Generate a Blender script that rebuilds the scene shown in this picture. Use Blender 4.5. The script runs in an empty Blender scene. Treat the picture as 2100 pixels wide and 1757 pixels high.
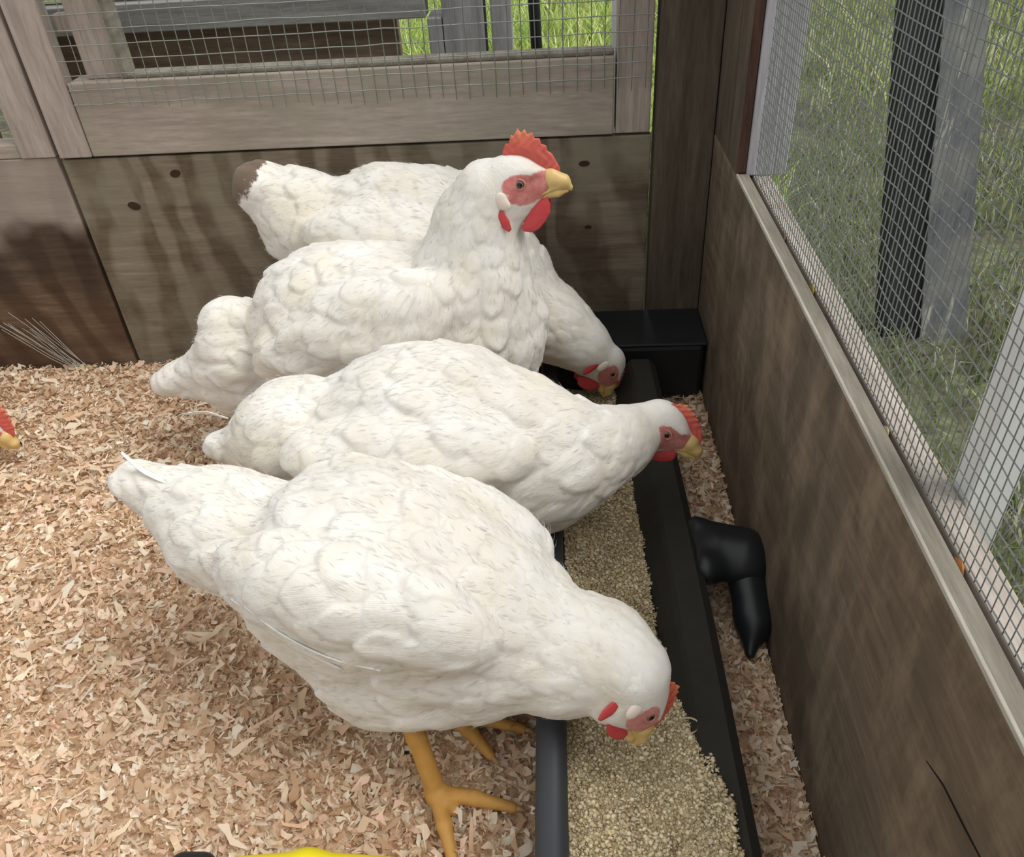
import bpy, math
import numpy as np
from mathutils import Matrix, Vector

SC = bpy.context.scene
COL = SC.collection
rng = np.random.default_rng(7)

# ------------------------------------------------------------------ camera
CAM = np.array([0.0, 0.0, 0.642])
F_PX, YAW, PIT, ROL = 1683.64, -0.0757397, 0.6524693, -0.0682761
fw = np.array([math.sin(YAW)*math.cos(PIT), math.cos(YAW)*math.cos(PIT), -math.sin(PIT)])
r0 = np.array([math.cos(YAW), -math.sin(YAW), 0.0])
u0 = np.cross(r0, fw)
rt = math.cos(ROL)*r0 + math.sin(ROL)*u0
up = -math.sin(ROL)*r0 + math.cos(ROL)*u0
cam_d = bpy.data.cameras.new('camera')
cam = bpy.data.objects.new('camera', cam_d)
COL.objects.link(cam)
cam.matrix_world = Matrix([[rt[0], up[0], -fw[0], CAM[0]], [rt[1], up[1], -fw[1], CAM[1]],
                           [rt[2], up[2], -fw[2], CAM[2]], [0, 0, 0, 1]])
cam_d.sensor_fit = 'HORIZONTAL'
cam_d.sensor_width = 36.0
cam_d.lens = 36.0*F_PX/2100.0
cam_d.clip_start = 0.01
SC.camera = cam

# ------------------------------------------------------------------ light
SC.view_settings.view_transform = 'Standard'
SC.view_settings.look = 'None'
SC.view_settings.exposure = 0.10
SC.view_settings.gamma = 1.0
world = bpy.data.worlds.new('overcast_sky')
SC.world = world
world.use_nodes = True
wn = world.node_tree
wn.nodes.clear()
wo = wn.nodes.new('ShaderNodeOutputWorld')
wb = wn.nodes.new('ShaderNodeBackground')
wt = wn.nodes.new('ShaderNodeTexCoord')
ws = wn.nodes.new('ShaderNodeSeparateXYZ')
wr = wn.nodes.new('ShaderNodeValToRGB')
wr.color_ramp.elements[0].position = 0.0
wr.color_ramp.elements[0].color = (0.42, 0.43, 0.42, 1)
wr.color_ramp.elements[1].position = 0.9
wr.color_ramp.elements[1].color = (1.0, 1.0, 1.0, 1)
wn.links.new(wt.outputs['Generated'], ws.inputs[0])
wn.links.new(ws.outputs['Z'], wr.inputs[0])
wn.links.new(wr.outputs[0], wb.inputs[0])
wn.links.new(wb.outputs[0], wo.inputs[0])
wb.inputs[1].default_value = 0.95
sun_d = bpy.data.lights.new('sun', 'SUN')
sun_d.energy = 2.3
sun_d.angle = math.radians(36)
sun_d.color = (1.0, 0.97, 0.92)
sun = bpy.data.objects.new('sun', sun_d)
COL.objects.link(sun)
sun.rotation_euler = Vector((0.70, -0.12, 1.0)).to_track_quat('Z', 'Y').to_euler()


# ------------------------------------------------------------------ materials
def lin(c):
    return tuple(((x/255.0)/12.92 if x/255.0 <= 0.04045 else ((x/255.0+0.055)/1.055)**2.4) for x in c)


def new_mat(name):
    m = bpy.data.materials.new(name)
    m.use_nodes = True
    nt = m.node_tree
    return m, nt, nt.nodes['Principled BSDF']


def mix_col(nt, fac, a, b, mode='MIX'):
    n = nt.nodes.new('ShaderNodeMix')
    n.data_type = 'RGBA'
    n.blend_type = mode
    for sock, val in ((n.inputs['Factor'], fac), (n.inputs[6], a), (n.inputs[7], b)):
        if isinstance(val, bpy.types.NodeSocket):
            nt.links.new(val, sock)
        elif isinstance(val, tuple):
            sock.default_value = (val[0], val[1], val[2], 1)
        else:
            sock.default_value = val
    return n.outputs[2]


def ramp(nt, src, p0, p1, c0=(0, 0, 0), c1=(1, 1, 1)):
    n = nt.nodes.new('ShaderNodeValToRGB')
    n.color_ramp.elements[0].position = p0
    n.color_ramp.elements[1].position = p1
    n.color_ramp.elements[0].color = (*c0, 1)
    n.color_ramp.elements[1].color = (*c1, 1)
    nt.links.new(src, n.inputs[0])
    return n.outputs[0]


def noise(nt, vec, scale, detail=4, rough=0.55, dist=0.0):
    n = nt.nodes.new('ShaderNodeTexNoise')
    n.inputs['Scale'].default_value = scale
    n.inputs['Detail'].default_value = detail
    n.inputs['Roughness'].default_value = rough
    n.inputs['Distortion'].default_value = dist
    if vec is not None:
        nt.links.new(vec, n.inputs['Vector'])
    return n.outputs['Fac']


def mapping(nt, src, scale=(1, 1, 1), loc=(0, 0, 0), rot=(0, 0, 0)):
    n = nt.nodes.new('ShaderNodeMapping')
    n.inputs['Scale'].default_value = scale
    n.inputs['Location'].default_value = loc
    n.inputs['Rotation'].default_value = rot
    nt.links.new(src, n.inputs['Vector'])
    return n.outputs[0]


def attr(nt, name):
    n = nt.nodes.new('ShaderNodeAttribute')
    n.attribute_name = name
    return n


def bump(nt, bsdf, h, strength=0.3, dist=0.002):
    n = nt.nodes.new('ShaderNodeBump')
    n.inputs['Strength'].default_value = strength
    n.inputs['Distance'].default_value = dist
    nt.links.new(h, n.inputs['Height'])
    nt.links.new(n.outputs[0], bsdf.inputs['Normal'])


def wood_mat(name, light, dark, grain='x', stain=None, swirl=False, rough=0.85, loc=(0, 0, 0), k=1.0):
    """Weathered timber: grain runs along the given axis."""
    m, nt, b = new_mat(name)
    tc = nt.nodes.new('ShaderNodeTexCoord').outputs['Object']
    sc = {'x': (1.5, 14, 14), 'y': (14, 1.5, 14), 'z': (14, 14, 1.5)}[grain]
    v = mapping(nt, tc, sc, loc)
    g = noise(nt, v, 4.0, 8, 0.65, 0.3)
    g2 = noise(nt, mapping(nt, tc, tuple(s*2.2 for s in sc), loc), 8.0, 4, 0.7)
    blot = noise(nt, mapping(nt, tc, (1, 1, 1), loc), 9.0, 5, 0.6)
    f = ramp(nt, g, 0.36, 0.66)
    col = mix_col(nt, f, lin(dark), lin(light))
    col = mix_col(nt, ramp(nt, g2, 0.3, 0.7), mix_col(nt, 1.0, col, (0.72, 0.70, 0.68), 'MULTIPLY'), col)
    if swirl:
        w = nt.nodes.new('ShaderNodeTexWave')
        w.wave_type = 'BANDS'
        w.bands_direction = 'X'
        w.inputs['Scale'].default_value = 6.5*k
        w.inputs['Distortion'].default_value = 11.0
        w.inputs['Detail'].default_value = 3.0
        w.inputs['Detail Scale'].default_value = 1.1
        nt.links.new(mapping(nt, tc, (1.0, 1.0, 0.45), loc, (0, 0.25, 0)), w.inputs['Vector'])
        col = mix_col(nt, ramp(nt, w.outputs['Fac'], 0.25, 0.75, (0.0,)*3, (0.85,)*3), col,
                      mix_col(nt, 1.0, col, (0.50, 0.45, 0.40), 'MULTIPLY'))
    if stain:
        col = mix_col(nt, ramp(nt, blot, 0.45, 0.68), col, lin(stain))
    nt.links.new(col, b.inputs['Base Color'])
    b.inputs['Roughness'].default_value = rough
    b.inputs['Specular IOR Level'].default_value = 0.25
    bump(nt, b, g, 0.5, 0.002)
    return m


def plain_mat(name, col, rough=0.5, spec=0.5, var=0.15, scale=40, metallic=0.0, bumpy=0.0):
    m, nt, b = new_mat(name)
    tc = nt.nodes.new('ShaderNodeTexCoord').outputs['Object']
    n = noise(nt, tc, scale, 5, 0.6)
    c = lin(col)
    nt.links.new(mix_col(nt, n, tuple(x*(1-var) for x in c), tuple(min(1, x*(1+var)) for x in c)), b.inputs['Base Color'])
    b.inputs['Roughness'].default_value = rough
    b.inputs['Specular IOR Level'].default_value = spec
    b.inputs['Metallic'].default_value = metallic
    if bumpy:
        bump(nt, b, n, bumpy, 0.001)
    return m


def attr_mat(name, attrname='tint', rough=0.9, trans=0.0, spec=0.2):
    m, nt, b = new_mat(name)
    a = attr(nt, attrname)
    nt.links.new(a.outputs['Color'], b.inputs['Base Color'])
    b.inputs['Roughness'].default_value = rough
    b.inputs['Specular IOR Level'].default_value = spec
    if trans:
        tr = nt.nodes.new('ShaderNodeBsdfTranslucent')
        nt.links.new(a.outputs['Color'], tr.inputs[0])
        mx = nt.nodes.new('ShaderNodeMixShader')
        mx.inputs[0].default_value = trans
        nt.links.new(b.outputs[0], mx.inputs[1])
        nt.links.new(tr.outputs[0], mx.inputs[2])
        nt.links.new(mx.outputs[0], nt.nodes['Material Output'].inputs[0])
    return m


# ------------------------------------------------------------------ object helpers
WLOC = {}


def link(name, me, mat=None, parent=None, smooth=False):
    o = bpy.data.objects.new(name, me)
    COL.objects.link(o)
    if mat is not None:
        me.materials.append(mat)
    if smooth:
        me.polygons.foreach_set('use_smooth', np.ones(len(me.polygons), bool))
    if parent is not None:
        o.parent = parent
        WLOC[o.name] = WLOC.get(parent.name, np.zeros(3))
    else:
        WLOC[o.name] = np.zeros(3)
    return o


def mk(name, V, F, mat=None, parent=None, smooth=False, tint=None, attrs=None):
    """Mesh object from world-space vertices; F is an (n,k) array or a list of faces."""
    V = np.asarray(V, float)
    if parent is not None:
        V = V - WLOC.get(parent.name, np.zeros(3))
    me = bpy.data.meshes.new(name)
    if isinstance(F, np.ndarray):
        n, k = F.shape
        me.vertices.add(len(V))
        me.vertices.foreach_set('co', V.ravel())
        me.loops.add(n*k)
        me.loops.foreach_set('vertex_index', F.ravel().astype(np.int32))
        me.polygons.add(n)
        me.polygons.foreach_set('loop_start', np.arange(0, n*k, k, dtype=np.int32))
        me.update(calc_edges=True)
    else:
        me.from_pydata(V.tolist(), [], F)
    if tint is not None:
        a = me.attributes.new('tint', 'FLOAT_COLOR', 'POINT')
        a.data.foreach_set('color', np.concatenate([tint, np.ones((len(tint), 1))], 1).ravel())
    for key, val in (attrs or {}).items():
        if val.ndim == 2:
            a = me.attributes.new(key, 'FLOAT_VECTOR', 'POINT')
            a.data.foreach_set('vector', val.ravel())
        else:
            a = me.attributes.new(key, 'FLOAT', 'POINT')
            a.data.foreach_set('value', val)
    me.validate()
    return link(name, me, mat, parent, smooth)


def empty(name, loc):
    o = bpy.data.objects.new(name, None)
    COL.objects.link(o)
    o.location = loc
    o.empty_display_size = 0.02
    WLOC[o.name] = np.array(loc, float)
    return o


def tag(o, label=None, cat=None, group=None, kind=None):
    if label:
        o['label'] = label
    if cat:
        o['category'] = cat
    if group:
        o['group'] = group
    if kind:
        o['kind'] = kind
    return o


BOXF = [(0, 1, 3, 2), (4, 6, 7, 5), (0, 4, 5, 1), (2, 3, 7, 6), (0, 2, 6, 4), (1, 5, 7, 3)]


def box_vf(lo, hi):
    V = [(x, y, z) for x in (lo[0], hi[0]) for y in (lo[1], hi[1]) for z in (lo[2], hi[2])]
    return V, BOXF


class MB:
    def __init__(s):
        s.V = []
        s.F = []

    def add(s, V, F):
        n = len(s.V)
        s.V += [tuple(v) for v in V]
        s.F += [tuple(i+n for i in f) for f in F]
        return s

    def box(s, lo, hi):
        return s.add(*box_vf(lo, hi))

    def tube(s, pts, rads, seg=12, cap=True):
        pts = [np.array(p, float) for p in pts]
        if not hasattr(rads, '__len__'):
            rads = [rads]*len(pts)
        n0 = len(s.V)
        prev = None
        for i, p in enumerate(pts):
            t = pts[min(i+1, len(pts)-1)] - pts[max(i-1, 0)]
            t = t/np.linalg.norm(t)
            a = prev if prev is not None else (np.array([0, 0, 1.0]) if abs(t[2]) < 0.9 else np.array([1.0, 0, 0]))
            b = np.cross(t, a)
            b /= np.linalg.norm(b)
            a = np.cross(b, t)
            prev = a
            for k in range(seg):
                th = 2*math.pi*k/seg
                s.V.append(tuple(p + rads[i]*(math.cos(th)*a + math.sin(th)*b)))
        for i in range(len(pts)-1):
            for k in range(seg):
                a0 = n0+i*seg+k
                a1 = n0+i*seg+(k+1) % seg
                s.F.append((a0, a0+seg, a1+seg, a1))
        if cap:
            s.F.append(tuple(n0+k for k in range(seg)))
            s.F.append(tuple(n0+(len(pts)-1)*seg+k for k in reversed(range(seg))))
        return s

    def build(s, name, mat, parent=None, smooth=False, bevel=0.0, seg=2):
        o = mk(name, s.V, s.F, mat, parent, smooth)
        if bevel:
            b = o.modifiers.new('bevel', 'BEVEL')
            b.width = bevel
            b.segments = seg
            b.limit_method = 'ANGLE'
        return o


def board(name, lo, hi, mat, parent=None, bevel=0.0015):
    """A timber board with its arrises eased and the faces cut up enough to wander a little."""
    lo = np.array(lo, float)
    hi = np.array(hi, float)
    return MB().box(lo, hi).build(name, mat, parent, bevel=bevel)


# ------------------------------------------------------------------ implicit surfaces
def smin(a, b, k):
    h = np.clip(0.5+0.5*(b-a)/k, 0, 1)
    return b*(1-h)+a*h-k*h*(1-h)


def sd_ell(P, c, r, R=None):
    q = P - np.array(c, np.float32)
    if R is not None:
        q = q @ np.array(R, np.float32)          # columns of R are the ellipsoid's axes
    r = np.array(r, np.float32)
    k0 = np.linalg.norm(q/r, axis=-1)
    k1 = np.linalg.norm(q/(r*r), axis=-1)
    return k0*(k0-1.0)/np.maximum(k1, 1e-6)


def sd_cap(P, a, b, ra, rb):
    a = np.array(a, np.float32)
    b = np.array(b, np.float32)
    ab = b-a
    t = np.clip(((P-a) @ ab)/max(float(ab @ ab), 1e-12), 0, 1)
    d = np.linalg.norm(P-a-t[..., None]*ab, axis=-1)
    return d-(ra+(rb-ra)*t)


def sd_poly(P, E0, HB, sc, poly, t0, t1, cap):
    """Plate with the given outline in the (x, z) plane, thickest away from its edge."""
    q = ((P-E0.astype(np.float32)) @ HB.astype(np.float32))/sc
    px, pz = q[..., 0], q[..., 2]
    d2 = np.full(px.shape, 1e9, np.float32)
    inside = np.zeros(px.shape, bool)
    n = len(poly)
    for i in range(n):
        ax_, az = poly[i]
        bx_, bz = poly[(i+1) % n]
        ex, ez = bx_-ax_, bz-az
        t = np.clip(((px-ax_)*ex+(pz-az)*ez)/(ex*ex+ez*ez+1e-12), 0, 1)
        d2 = np.minimum(d2, (px-ax_-t*ex)**2+(pz-az-t*ez)**2)
        cr = ((az > pz) != (bz > pz))
        with np.errstate(divide='ignore', invalid='ignore'):
            xi = ax_+(pz-az)*ex/(ez if abs(ez) > 1e-9 else 1e-9)
        inside ^= cr & (px < xi)
    d = np.sqrt(d2)*np.where(inside, -1, 1)
    th = t0+t1*np.minimum(np.maximum(-d, 0), cap)
    g = np.abs(q[..., 1])-th
    return (-smin(-d.astype(np.float32), -g, 0.15)*sc).astype(np.float32)


def prim_bounds(p):
    if p[0] == 'P':
        a = np.array([p[1]+p[2] @ (np.array([x, y, z])*p[3]) for x, z in p[4] for y in (-0.6, 0.6)])
        return a.min(0), a.max(0)
    if p[0] == 'E':
        r = max(p[2])
        return np.array(p[1])-r, np.array(p[1])+r
    a, b = np.array(p[1]), np.array(p[2])
    r = max(p[3], p[4])
    return np.minimum(a, b)-r, np.maximum(a, b)+r


def sdf_mesh(prims, vox, smooth=2):
    """prims: ('E', centre, radii, R, k) or ('C', a, b, ra, rb, k); k is the blend width. ('G', k) starts a
    new lump that is joined to the earlier ones with blend width k, so that a crease stays between them."""
    lumps = [[0.002, []]]
    for p in prims:
        if p[0] == 'G':
            lumps.append([p[1], []])
        else:
            lumps[-1][1].append(p)
    lumps = [l for l in lumps if l[1]]
    prims = [p for l in lumps for p in l[1]]
    bl = np.array([prim_bounds(p)[0] for p in prims])
    bh = np.array([prim_bounds(p)[1] for p in prims])
    pad = vox*4
    lo = bl.min(0)-pad
    n = np.ceil((bh.max(0)+pad-lo)/vox).astype(int)+1
    ax = [(lo[i]+vox*np.arange(n[i])).astype(np.float32) for i in range(3)]
    total = None
    starts = set(np.cumsum([len(l[1]) for l in lumps]).tolist())
    li = 0
    S = np.full(tuple(n), 1.0, np.float32)
    for i, p in enumerate(prims):
        if i in starts:
            total = S if total is None else smin(total, S, lumps[li][0])
            li += 1
            S = np.full(tuple(n), 1.0, np.float32)
        k = p[-1]
        m = max(k*1.5, vox*4)
        i0 = [max(0, int((bl[i][j]-m-lo[j])/vox)) for j in range(3)]
        i1 = [min(n[j], int((bh[i][j]+m-lo[j])/vox)+2) for j in range(3)]
        sl = tuple(slice(i0[j], i1[j]) for j in range(3))
        P = np.stack(np.meshgrid(ax[0][sl[0]], ax[1][sl[1]], ax[2][sl[2]], indexing='ij'), -1)
        if p[0] == 'P':
            d = sd_poly(P, p[1], p[2], p[3], p[4], p[5], p[6], p[7])
        else:
            d = sd_ell(P, p[1], p[2], p[3]) if p[0] == 'E' else sd_cap(P, p[1], p[2], p[3], p[4])
        S[sl] = smin(S[sl], d.astype(np.float32), k)
    if total is not None:
        S = smin(total, S, lumps[li][0])
    ins = S < 0
    c = np.zeros(tuple(x-1 for x in n), np.int8)
    offs = [(a, b, e) for a in (0, 1) for b in (0, 1) for e in (0, 1)]
    for a, b, e in offs:
        c += ins[a:n[0]-1+a, b:n[1]-1+b, e:n[2]-1+e]
    act = np.argwhere((c > 0) & (c < 8))
    idx = np.full(c.shape, -1, np.int64)
    idx[tuple(act.T)] = np.arange(len(act))
    acc = np.zeros((len(act), 3))
    cnt = np.zeros(len(act))
    for ax_ in range(3):
        for o1 in (0, 1):
            for o2 in (0, 1):
                s = [0, 0, 0]
                oth = [j for j in range(3) if j != ax_]
                s[oth[0]] = o1
                s[oth[1]] = o2
                A = act+np.array(s)
                B = A.copy()
                B[:, ax_] += 1
                va = S[tuple(A.T)]
                vb = S[tuple(B.T)]
                m = (va < 0) != (vb < 0)
                t = va[m]/(va[m]-vb[m])
                q = A[m].astype(float)
                q[:, ax_] += t
                acc[m] += q
                cnt[m] += 1
    V = lo+vox*acc/cnt[:, None]
    F = []
    for ax_ in range(3):
        sl0 = [slice(None)]*3
        sl1 = [slice(None)]*3
        sl0[ax_] = slice(0, n[ax_]-1)
        sl1[ax_] = slice(1, n[ax_])
        a = ins[tuple(sl0)]
        b = ins[tuple(sl1)]
        E = np.argwhere(a != b)
        o1, o2 = [(1, 2), (2, 0), (0, 1)][ax_]
        ok = (E[:, o1] > 0) & (E[:, o2] > 0) & (E[:, o1] < c.shape[o1]) & (E[:, o2] < c.shape[o2])
        E = E[ok]
        q = []
        for d1, d2 in ((-1, -1), (0, -1), (0, 0), (-1, 0)):
            T = E.copy()
            T[:, o1] += d1
            T[:, o2] += d2
            q.append(idx[tuple(T.T)])
        Q = np.stack(q, 1)
        flip = ~a[tuple(E.T)]
        Q[flip] = Q[flip][:, ::-1]
        F.append(Q)
    F = np.concatenate(F)
    V = relax(V, F, smooth)
    return V, F


def relax(V, F, it, f=0.6):
    for _ in range(it):
        acc = np.zeros_like(V)
        cnt = np.zeros(len(V))
        for i in range(4):
            j = (i+1) % 4
            for a, b in ((F[:, i], F[:, j]), (F[:, j], F[:, i])):
                for ax_ in range(3):
                    acc[:, ax_] += np.bincount(a, V[b, ax_], len(V))
                cnt += np.bincount(a, minlength=len(V))
        V = V*(1-f)+f*acc/np.maximum(cnt, 1)[:, None]
    return V


def normals(V, F):
    n = np.cross(V[F[:, 2]]-V[F[:, 0]], V[F[:, 3]]-V[F[:, 1]])
    N = np.zeros_like(V)
    for i in range(4):
        for ax_ in range(3):
            N[:, ax_] += np.bincount(F[:, i], n[:, ax_], len(V))
    return N/np.maximum(np.linalg.norm(N, axis=1), 1e-12)[:, None]


def noise3(P, scale, seed=0):
    """Cheap smooth value noise for geometry (-1..1)."""
    r = np.random.default_rng(seed)
    T = r.uniform(-1, 1, (32, 32, 32))
    q = P*scale
    i = np.floor(q).astype(int)
    f = q-i
    f = f*f*(3-2*f)
    out = np.zeros(len(P))
    for a in (0, 1):
        for b in (0, 1):
            for e in (0, 1):
                w = (f[:, 0] if a else 1-f[:, 0])*(f[:, 1] if b else 1-f[:, 1])*(f[:, 2] if e else 1-f[:, 2])
                out += w*T[(i[:, 0]+a) % 32, (i[:, 1]+b) % 32, (i[:, 2]+e) % 32]
    return out


# ================================================================== the coop
XR = 0.188                       # inner face of the right wall
M_ply = wood_mat('weathered_plywood', (160, 149, 132), (132, 120, 104), 'x', (138, 131, 112), swirl=True)
M_plyL = wood_mat('stained_plywood', (158, 144, 128), (122, 106, 92), 'x', (104, 88, 76), swirl=True, loc=(3, 1, 2), k=0.8)
nt = M_plyL.node_tree                     # old water stain: grey above, dark band, brown below
bL = nt.nodes['Principled BSDF']
src = bL.inputs['Base Color'].links[0].from_socket
tcL = nt.nodes.new('ShaderNodeTexCoord').outputs['Object']
sx = nt.nodes.new('ShaderNodeSeparateXYZ')
nt.links.new(tcL, sx.inputs[0])
mzz = nt.nodes.new('ShaderNodeMath')
mzz.operation = 'MULTIPLY_ADD'
nt.links.new(noise(nt, tcL, 7, 3, 0.5), mzz.inputs[0])
mzz.inputs[1].default_value = 0.16
nt.links.new(sx.outputs['Z'], mzz.inputs[2])
dark_ = mix_col(nt, 1.0, src, (0.50, 0.44, 0.40), 'MULTIPLY')
brown = mix_col(nt, 1.0, src, (0.80, 0.68, 0.58), 'MULTIPLY')
cL = mix_col(nt, ramp(nt, mzz.outputs[0], 0.19, 0.23), brown, dark_)
grey_ = mix_col(nt, 0.55, src, lin((186, 174, 164)))
cL = mix_col(nt, ramp(nt, mzz.outputs[0], 0.275, 0.30), cL, grey_)
nt.links.new(cL, bL.inputs['Base Color'])
M_rail = wood_mat('grey_rail_timber', (196, 184, 173), (170, 158, 148), 'x', (160, 154, 136))
M_stile = wood_mat('grey_stile_timber', (200, 187, 178), (170, 158, 149), 'z')
M_post = wood_mat('brown_post_timber', (112, 102, 88), (84, 74, 64), 'z')
M_side = wood_mat('brown_side_board', (126, 112, 95), (104, 91, 76), 'y', (88, 77, 64))
nt = M_side.node_tree
bS = nt.nodes['Principled BSDF']
srcS = bS.inputs['Base Color'].links[0].from_socket
tcS = mapping(nt, nt.nodes.new('ShaderNodeTexCoord').outputs['Object'], (1, 1.0, 0.45))
lightS = mix_col(nt, ramp(nt, noise(nt, tcS, 22, 5, 0.65), 0.46, 0.70, (0,)*3, (0.45,)*3), srcS, lin((168, 150, 128)))
nt.links.new(mix_col(nt, ramp(nt, noise(nt, tcS, 9, 4, 0.6), 0.50, 0.70, (0,)*3, (0.45,)*3), lightS, lin((84, 74, 62))), bS.inputs['Base Color'])
M_sill = wood_mat('pale_sill_timber', (204, 195, 186), (166, 156, 146), 'y')
M_lip = wood_mat('grey_lip_timber', (160, 155, 143), (128, 122, 111), 'y')
M_out = wood_mat('grey_outdoor_timber', (176, 178, 176), (142, 142, 140), 'x')
M_outz = wood_mat('grey_outdoor_upright', (184, 184, 186), (150, 150, 152), 'z')
M_wire = plain_mat('galvanised_wire', (150, 155, 148), 0.45, 0.5, 0.1, 60, 0.6)
M_wire2 = plain_mat('fine_galvanised_wire', (132, 138, 136), 0.5, 0.5, 0.1, 60, 0.5)
M_black = plain_mat('black_plastic', (34, 37, 40), 0.42, 0.5, 0.2, 30)
M_grime = plain_mat('dusty_black_plastic', (52, 50, 44), 0.8, 0.3, 0.25, 60, 0, 0.3)

st = lambda o: tag(o, kind='structure')

# ---- floor under the litter
fl = mk('floor', *box_vf((-1.5, -0.9, -0.03), (XR, 1.0, -0.012)), mat=wood_mat('floor_timber', (110, 96, 80), (80, 68, 56), 'x'))
st(fl)

# ---- back wall: fixed plywood, framed rail and stiles with the wire opening above
wback = st(empty('wall_back', (-0.2, 1.0, 0.0)))
board('plywood_panel', (-0.6175, 1.0, -0.02), (0.1157, 1.014, 0.3145), M_ply, wback)
board('bottom_rail', (-0.5745, 0.998, 0.3175), (0.0695, 1.034, 0.4045), M_rail, wback)
board('corner_stile', (0.0725, 1.0, 0.3175), (0.113, 1.03, 0.95), M_stile, wback)
board('inner_stile', (-0.5545, 1.012, 0.4046), (-0.510, 1.034, 0.95), M_stile, wback)
board('outer_stile', (-0.6165, 0.996, 0.3175), (-0.5755, 1.016, 0.95), M_stile, wback)
board('stile_strip', (-0.5752, 1.004, 0.3175), (-0.5685, 1.02, 0.368), M_stile, wback)
board('cross_block', (-0.5755, 1.02, 0.4550), (-0.5545, 1.034, 0.475), M_stile, wback)
board('inner_edge_strip', (-0.5098, 1.006, 0.4046), (-0.503, 1.034, 0.95), M_lip, wback)
board('top_edge_strip', (-0.503, 1.006, 0.4046), (0.0695, 1.034, 0.4095), M_lip, wback)
board('corner_post', (0.119, 0.985, -0.02), (0.1872, 1.03, 0.95), M_post, wback)
board('far_board', (-1.6, 1.045, -0.05), (-0.72, 1.06, 0.95), M_side, wback)
# left panel beyond the gap
wleft = st(empty('wall_back', (-0.9, 1.0, 0.0)))
board('plywood_panel', (-1.5, 1.0, -0.02), (-0.6235, 1.014, 0.318), M_plyL, wleft)
board('stile', (-0.6665, 0.998, 0.3185), (-0.6225, 1.03, 0.95), M_stile, wleft)
board('rail', (-1.5, 1.0, 0.3185), (-0.667, 1.03, 0.336), M_rail, wleft)
# knots on the plywood
kn = MB()
M_knot = plain_mat('dark_knots', (66, 48, 38), 0.9, 0.2, 0.3, 200)
for (x, z, r) in [(-0.478, 0.292, .007), (-0.545, 0.252, .008), (-0.483, 0.10, .008), (0.035, 0.283, .006), (0.04, 0.2, .004)]:
    n0 = len(kn.V)
    for k in range(14):
        th = 2*math.pi*k/14
        rr = r*(1+0.12*math.sin(2*th+x*40))*0.85
        kn.V.append((x+rr*math.cos(th)*1.2, 0.9994, z+rr*0.8*math.sin(th)))
    kn.F.append(tuple(n0+k for k in range(14)))
kn.build('knots', M_knot, wback)

# ---- back wire mesh
mesh_b = tag(empty('wire_mesh', (-0.22, 0.996, 0.38)), 'galvanised square wire mesh across the opening above the back rail', 'wire mesh')
rg = np.random.default_rng(3)


def wire(mb, a, b, w, jit=0.0, seg=6):
    a = np.array(a, float)
    b = np.array(b, float)
    pts = [a+(b-a)*t for t in np.linspace(0, 1, seg)]
    if jit:
        for p in pts[1:-1]:
            p += rg.normal(0, jit, 3)
    mb.tube(pts, w, 4, cap=False)


wv = MB()
x = -0.566
while x < 0.108:
    zb = 0.374 + rg.uniform(0, 0.004)
    if x > -0.36:
        zb = 0.366+rg.uniform(0, 0.006)
    wire(wv, (x, 0.9935, zb), (x+0.002, 0.9955, 0.95), 0.0006, 0.0004, 20)
    x += 0.0156
wv.build('upright_wires', M_wire, mesh_b)
wh = MB()
for k in range(36):
    z = 0.381+k*0.0162
    wire(wh, (-0.572, 0.9935, z), (0.109, 0.9935, z+0.002), 0.0006, 0.0004, 24)
wh.build('cross_wires', M_wire, mesh_b)

# ---- right wall: board with lip, sill, window with fine mesh
wright = st(empty('wall_right', (XR, 0.3, 0.0)))
board('side_board', (XR, -0.9, -0.02), (XR+0.010, 1.0, 0.3165), M_side, wright)
board('lip_strip', (XR+0.0002, -0.9, 0.3168), (XR+0.0125, 0.847, 0.320), M_lip, wright, 0.001)
board('sill', (XR+0.0180, -0.9, 0.29), (XR+0.0355, 1.03, 0.3165), M_sill, wright)
board('outer_cladding', (XR+0.011, -0.9, -0.06), (XR+0.0265, 1.03, 0.2895), M_side, wright)
board('upper_board', (XR+0.0002, 0.852, 0.3168), (XR+0.010, 1.0, 0.95), M_post, wright)
board('lip_edge', (XR-0.0006, -0.9, 0.3172), (XR+0.0016, 0.847, 0.3206), wood_mat('pale_lip_edge', (206, 202, 190), (168, 164, 152), 'y'), wright, 0.0005)  # narrow paler strip along the inner edge of the lip
# thin crack running down the side board near the camera
ck = MB()
cp = [[0.1879, 0.2433, 0.229], [0.1879, 0.2254, 0.2371], [0.1879, 0.2037, 0.241], [0.1879, 0.1866, 0.2446]]
ck.tube([np.array(p_) for p_ in cp], [0.0003, 0.0006, 0.0007, 0.0005], 5)
ck.build('crack', plain_mat('dark_crack', (34, 28, 24), 0.95, 0.1), wright)
win = st(empty('window_1', (XR+0.02, 0.85, 0.32)))
board('window_trim', (XR+0.0002, 0.8482, 0.3202), (XR+0.009, 0.8518, 0.95), wood_mat('dark_trim_timber', (104, 78, 66), (70, 50, 44), 'z'), win, 0.0008)
board('window_post', (XR+0.0102, 0.8485, 0.3168), (XR+0.051, 1.0, 0.95), wood_mat('blue_grey_post', (206, 206, 212), (178, 176, 184), 'z'), win)
mesh_r = tag(empty('wire_mesh', (XR+0.013, 0.3, 0.32)), 'fine galvanised wire mesh filling the window opening in the right wall', 'wire mesh')
wv = MB()
XM = XR+0.0185
y = -0.25
while y < 0.846:
    wire(wv, (XM, y, 0.309), (XM, y+0.001, 0.90), 0.00042, 0.0003, 12)
    y += 0.0065
wv.build('upright_wires', M_wire2, mesh_r)
wh = MB()
for k in range(66):
    z = 0.3185+k*0.0088
    wire(wh, (XM, -0.25, z), (XM, 0.846, z), 0.00048, 0.0004, 60)
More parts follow.
